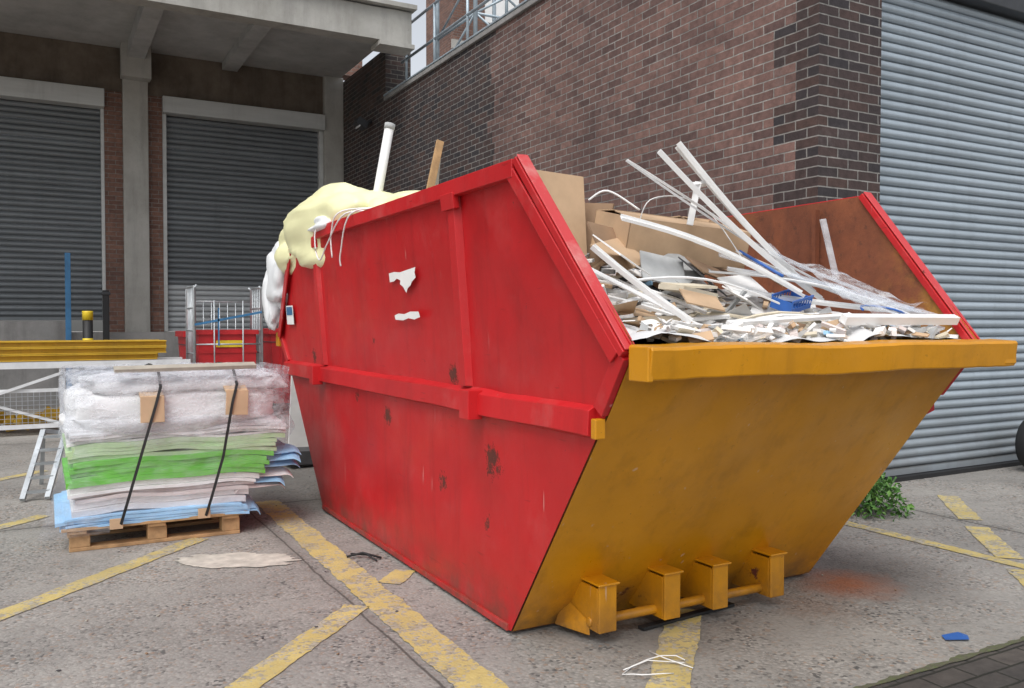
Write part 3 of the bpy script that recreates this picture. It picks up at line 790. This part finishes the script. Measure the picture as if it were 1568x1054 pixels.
for k in range(5):
    z=5.3+k*.65
    m.tube([(5.75,13,z),(5.75,11.6,z+.65)],.018,RAILM); m.tube([(5.75,11.6,z),(6.8,11.6,z+.65)],.018,RAILM); m.tube([(5.75,11.6,z),(6.8,11.6,z)],.022,RAILM); m.tube([(5.75,13,z),(5.75,11.6,z)],.022,RAILM); m.tube([(5.75,11.6,z+.65),(6.8,11.6,z)],.018,RAILM)
m.obj('roof_railing')
m=MB(); m.box(10.2,24,22,23.9,0,15,BRB); m.box(10.15,24,21.93,21.999,9.0,9.25,CON); 
m.box(11.2,12.3,21.95,21.99,9.9,11.6,WHITEP); m.box(13.6,14.8,21.95,21.99,9.9,11.6,WHITEP); m.obj('red_brick_building')

lb=empty('loading_bay_building')
m=MB()
m.box(-14,-2.45,16.0,16.4,0,5.95,BRB)
m.box(.955,1.235,15.93,16.4,1.151,5.2,BRB); m.box(1.63,1.86,15.93,16.4,1.151,5.2,BRB)
m.box(-14,5.5,16.02,16.4,6.06,12,BRB)
m.obj('brickwork',lb)
m=MB()
m.box(1.2355,1.6295,15.83,16.4,0,5.949,CON)
m.box(4.70,5.065,15.85,16.4,0,5.949,CON)
m.obj('concrete_piers',lb,bevel=.01)
m=MB()
m.box(-14,1.2345,15.97,16.4,5.201,5.949,CONB); m.box(1.6305,4.699,15.97,16.4,5.201,5.949,CONB)
m.box(-14,.35,15.3,16.3,0,1.33,COND); m.box(.352,4.699,15.5,16.3,0,1.149,COND)
m.obj('lintel_and_dock',lb)
m=MB()
m.box(-14,5.02,12.62,16.3,5.95,6.05,CONS)
for x in (-4.6,-1.6,1.43,3.0,):
    m.box(x-.13,x+.13,12.621,15.82 if abs(x-1.43)<.1 else 15.96,5.72 if x!=3.0 else 5.82,5.949,CONS)
def edge(y0,y1,z0,z1,xe,mat):
    n=120; v=[];f=[]
    for i in range(n+1):
        x=-14+(xe+14)*i/n; d=.012*noise.noise(Vector((x*2.5,z0,0)))+.02*min(0,noise.noise(Vector((x*4,z0,5)))+.2)
        v+=[(x,y0-d,z0-d*.6),(x,y0-d,z1+d),(x,y1,z1+d),(x,y1,z0)]
    for i in range(n):
        a=i*4; 
        for k in range(4): f.append((a+k,a+(k+1)%4,a+4+(k+1)%4,a+4+k))
    f.append((0,1,2,3)[::-1]); f.append((n*4,n*4+1,n*4+2,n*4+3)); f=[q[::-1] for q in f]
    m.add(v,f,mat)
edge(12.35,12.62,5.58,6.06,5.03,CON)
edge(12.24,12.75,6.085,6.15,5.08,CON)
m.box(4.5,5.06,12.3,12.7,5.50,5.565,CON)
m.box(1.2,1.66,15.6,15.829,5.4,5.948,CON)
m.obj('concrete_canopy',lb)
m=MB()
shutter(m,-2.4,.90,16.06,1.41,4.90,37,.03,lambda z:SLATD)
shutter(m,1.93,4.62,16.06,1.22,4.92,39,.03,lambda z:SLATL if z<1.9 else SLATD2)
m.obj('roller_shutters',lb)
m=MB()
m.box(-2.45,.954,15.80,16.1,4.90,5.20,BOXM); m.box(1.861,4.699,15.80,16.1,4.92,5.20,BOXM)
m.box(.90,.954,15.94,16.1,1.34,4.899,BOXM); m.box(1.861,1.93,15.94,16.1,1.151,4.919,BOXM); m.box(4.62,4.699,15.94,16.1,1.151,4.919,BOXM)
m.obj('shutter_housings_and_guides',lb,bevel=.008)

m=MB(); m.box(.32,.40,14.95,15.03,0,2.39,BLUES); m.box(.28,.44,14.92,15.06,0,.02,BLUES); m.obj('blue_steel_post',bevel=.005)
m=MB(); m.box(.86,.95,15.15,15.28,0,1.83,BLACK); m.box(.84,.97,15.13,15.30,1.75,1.80,DARKM); m.obj('black_rubber_buffer',bevel=.01)
m=MB(); m.tube([(.53,12.6,0),(.53,12.6,1.42)],.062,BLACK,16); m.tube([(.53,12.6,1.34),(.53,12.6,1.44),(.53,12.6,1.46)],.066,YLAB,16); m.tube([(.53,12.6,1.0),(.53,12.6,1.1)],.064,YLAB,16); m.obj('safety_bollard')
def ibeam(m,p0,p1,w,h,mat):
    p0=Vector(p0);p1=Vector(p1); t=.012
    up=Vector((0,0,h/2-t/2))
    m.beam(p0+up,p1+up,w,t,mat); m.beam(p0-up,p1-up,w,t,mat); m.beam(p0,p1,t,h-2*t,mat)
m=MB()
for r in range(3):
    for c in range(4):
        y=11.35+c*.17; o=R.uniform(-.08,.06)
        ibeam(m,(-3.4+o,y,.895+r*.078),(1.30+o,y,.895+r*.078),.12,.074,YSTEEL)
m.obj('yellow_steel_beams',bevel=.002)
m=MB()
m.box(-3.4,1.62,11.28,11.34,.775,.85,WSTEEL); m.box(-3.4,1.62,12.0,12.06,.775,.85,WSTEEL)
for x in (-3.2,-1.5,.20,1.3):
    for y in (11.32,12.03): m.box(x-.03,x+.03,y-.03,y+.03,0,.774,WSTEEL)
    m.box(x-.025,x+.025,11.35,12.0,.70,.75,WSTEEL)
for a,b in ((-3.2,-1.5),(-1.5,.2)):
    m.beam((a,11.29,.12),(b,11.29,.72),.03,.04,WSTEEL,up=(0,1,0)); m.beam((a,11.335,.72),(b,11.335,.12),.03,.04,WSTEEL,up=(0,1,0))
    m.box(a+.03,b-.03,11.30,11.34,.08,.13,WSTEEL); m.box(a+.03,b-.03,11.30,11.34,.50,.54,WSTEEL)
    for i in range(28):
        x=a+.06+(b-a-.12)*i/27; m.box(x-.003,x+.003,11.318,11.324,.13,.50,GALV)
    for i in range(7): m.box(a,b,11.312,11.317,.15+i*.05,.155+i*.05,GALV)
m.obj('steel_trestle')
m=MB()
for i in range(14):
    x=-1.6+i*.14; m.obox((x,11.65+R.uniform(-.1,.1),.10+R.uniform(0,.12)),(.16,.12,.14),(R.uniform(-.5,.5),R.uniform(-.6,.6),R.uniform(0,3)),YSTEEL)
m.obj('yellow_steel_brackets',bevel=.01)
m=MB()
for dx in (0,.16):
    m.beam((-.14+dx,7.1,.02),(.0+dx,7.6,.46),.035,.03,GALV)
for i in range(5):
    t=(i+.5)/5; a=Vector((-.14,7.1,.02)).lerp(Vector((.0,7.6,.46)),t); m.beam(a,a+Vector((.16,0,0)),.035,.02,GALV)
m.beam((.0,7.6,.46),(.30,7.7,.40),.03,.03,GALV); m.beam((.16,7.6,.46),(.34,7.5,.02),.03,.03,GALV); m.beam((0.0,7.6,.46),(-.02,7.85,.0),.03,.03,GALV); m.beam((.2,7.62,.30),(.36,7.55,.30),.03,.02,DGREY)
m.obj('metal_step_ladder')
m=MB()
x0,x1,y0,y1=1.74,2.60,11.75,12.4
for x in (x0,x1):
    for y in (y0,y1): m.tube([(x,y,.15),(x,y,1.76),(x+(.03 if x==x0 else -.03),y,1.80)],.018,GALV)
    for z in (.3,.6,.9,1.2,1.5,1.78): m.tube([(x,y0,z),(x,y1,z)],.011,GALV,6)
    for k in range(1,6): m.tube([(x,y0+(y1-y0)*k/6,.2),(x,y0+(y1-y0)*k/6,1.78)],.008,GALV,6)
m.tube([(x0,y0,1.02),(x1,y0,1.02)],.012,GALV,6)
for z in (.3,.75,1.2,1.6): m.tube([(x0,y1,z),(x1,y1,z)],.010,GALV,6)
for k in range(1,8): m.tube([(x0+(x1-x0)*k/8,y1,.2),(x0+(x1-x0)*k/8,y1,1.6)],.007,GALV,6)
for k in (2,5): m.tube([(x0+(x1-x0)*k/7,y0-.01,.2),(x0+(x1-x0)*k/7,y0-.01,1.6)],.010,GALV,6)
m.box(x0,x1,y0,y1,.13,.17,GALV)
for x in (x0+.06,x1-.06):
    for y in (y0+.06,y1-.06): m.tube([(x-.02,y,.06),(x+.02,y,.06)],.06,BLACK,14)
m.beam((x0,y0-.02,1.28),(x1,y0-.02,1.45),.03,.006,BLUES,up=(0,1,0))
m.beam((x0+.3,y0-.02,1.0),(x0+.3,y0-.02,1.5),.02,.006,BLUES,up=(0,1,0))
m.box(x0+.06,x1-.06,y0+.08,y1-.06,.175,1.17,REDP); m.box(x0+.03,x1-.03,y0+.05,y1-.03,1.15,1.21,REDP)
for z in (.4,.65,.9): m.box(x0+.05,x1-.05,y0+.07,y0+.079,z,z+.03,REDP)
m.box(x0+.28,x1-.22,y0+.065,y0+.069,.98,1.07,YLAB)
m.obj('roll_cage_trolley')
m=MB()
def bin_(x0,x1,y0,y1,z1):
    v=[(x0+.06,y0+.06,.12),(x1-.06,y0+.06,.12),(x1-.06,y1-.06,.12),(x0+.06,y1-.06,.12),(x0,y0,z1),(x1,y0,z1),(x1,y1,z1),(x0,y1,z1)]
    m.add(v,[(0,3,2,1),(0,1,5,4),(1,2,6,5),(2,3,7,6),(3,0,4,7)],REDP)
    m.box(x0-.03,x1+.03,y0-.03,y0,z1-.08,z1,REDP);m.box(x0-.03,x1+.03,y1,y1+.03,z1-.08,z1,REDP)
    m.box(x0-.03,x0,y0,y1,z1-.08,z1-.001,REDP);m.box(x1,x1+.03,y0,y1,z1-.08,z1-.001,REDP)
    m.box(x0,x1,y0,y1,z1-.2,z1-.19,DGREY)
    for k in range(5):
        x=x0+.15+(x1-x0-.3)*k/4; m.beam((x,y0+.04,.2),(x,y0-.012,z1-.1),.03,.03,REDP,up=(0,1,0))
    for x in (x0+.12,x1-.12): 
        for y in (y0+.12,y1-.12): m.tube([(x-.02,y,.06),(x+.02,y,.06)],.06,BLACK,12)
bin_(1.80,2.62,13.0,13.8,1.18); bin_(2.92,3.6,12.6,13.3,1.22)
m.obj('red_plastic_bins')
m=MB()
c=Vector((7.66,4.33,.245))
def tor(u,w):
    a=u*2*math.pi;b=w*2*math.pi; r=.17+.075*math.copysign(abs(math.cos(b))**.6,math.cos(b)); y=.085*math.copysign(abs(math.sin(b))**.6,math.sin(b))
    return c+Vector((r*math.cos(a),y,r*math.sin(a)))
m.grid(tor,48,20,BLACK); m.obj('car_tyre')
m=MB()
for i in range(750):
    a=R.uniform(0,6.28); rr=R.random()**.5*.26; h=R.random()
    p=Vector((4.95+math.cos(a)*rr*(1-.35*h),3.92+math.sin(a)*rr*(1-.35*h),.02+h*.34*(1-rr*1.6)))
    L=R.uniform(.025,.065); M=Euler((R.gauss(0,.6),R.gauss(0,.6),R.uniform(0,6.28))).to_matrix()
    pts=[(0,0,0),(L*.5,L*.28,.004),(L,0,-.008),(L*.5,-L*.28,.004)]
    m.add([p+M@Vector(q) for q in pts],[(0,1,2,3)],LEAF if R.random()<.6 else LEAF2)
for i in range(26):
    a=R.uniform(0,6.28); r=R.uniform(.02,.17); m.tube([(4.95,3.92,0),(4.95+math.cos(a)*r*.6,3.92+math.sin(a)*r*.6,.14),(4.95+math.cos(a)*r,3.92+math.sin(a)*r,.26)],.003,LEAF,5)
m.obj('weed_plant')
m=MB(); m.obox((2.48,2.90,.012),(.56,.035,.012),(0,0,.09),BLACK); m.obj('dark_strip')  # thin black strip flat on the ground below the hook brackets
m=MB()
def curl(pts,r,mat):
    m.tube(pts,r,mat,6)
curl([(2.0+.14*math.cos(t*.5)+.01*math.sin(t*3),2.52+.07*math.sin(t*.5),.012+.01*math.sin(t)) for t in range(0,11)],.0022,WHITEP)
curl([(1.88,2.56,.01),(2.0,2.57,.02),(2.12,2.50,.012)],.0022,WHITEP); curl([(2.08,2.66,.01),(2.07,2.56,.02),(2.12,2.45,.01)],.0022,WHITEP)
m.obj('plastic_tie_offcuts')
m=MB()
m.add([(3.22,2.18,.006),(3.30,2.13,.010),(3.35,2.17,.006),(3.33,2.20,.014),(3.25,2.22,.008)],[(0,1,2,3,4)],BLUEP); m.obj('blue_scrap')
m=MB()
curl([(1.46,4.55,.01),(1.54,4.52,.03),(1.62,4.44,.01)],.006,BLACK); curl([(1.50,4.60,.01),(1.56,4.50,.02),(1.58,4.40,.01)],.005,BLACK)
for i in range(60):
    x=R.uniform(.0,4.6);y=R.uniform(2.3,7.5)
    if 1.6<x<3.5 and 2.9<y<6: continue
    s=R.uniform(.004,.010); m.obox((x,y,.005),(s*1.6,s,.004),(R.uniform(-.3,.3),R.uniform(-.3,.3),R.uniform(0,3)),R.choice([WOODG,DGREY,DGREY,CARDD]))
m.obj('ground_litter')

# ------------------------------------------------------------------ light
w=bpy.data.worlds.new('World'); scene.world=w; w.use_nodes=True
nt=w.node_tree; bg=nt.nodes['Background']
sky=nt.nodes.new('ShaderNodeTexSky'); sky.sky_type='NISHITA'; sky.sun_disc=False
sky.sun_elevation=math.radians(55); sky.sun_rotation=math.radians(228); sky.dust_density=3; sky.air_density=1
hs=nt.nodes.new('ShaderNodeHueSaturation'); hs.inputs['Saturation'].default_value=.26; hs.inputs['Value'].default_value=1.35
nt.links.new(sky.outputs[0],hs.inputs['Color']); nt.links.new(hs.outputs[0],bg.inputs['Color'])
bg.inputs['Strength'].default_value=.15
sl=bpy.data.lights.new('sun','SUN'); sl.energy=1.3; sl.angle=math.radians(35); sl.color=(1,.98,.955)
so=bpy.data.objects.new('sun',sl); COL.objects.link(so)
so.rotation_euler=Vector((.45,.42,-.9)).to_track_quat('-Z','Y').to_euler()

cam=bpy.data.cameras.new('camera'); co=bpy.data.objects.new('camera',cam); COL.objects.link(co)
cam.sensor_width=36; cam.lens=30.05; cam.clip_end=600
co.location=(0,0,1.3); co.rotation_euler=(math.radians(90-1.4),0,math.radians(-28.8))
scene.camera=co
scene.view_settings.view_transform='Standard'; scene.view_settings.look='None'; scene.view_settings.exposure=0
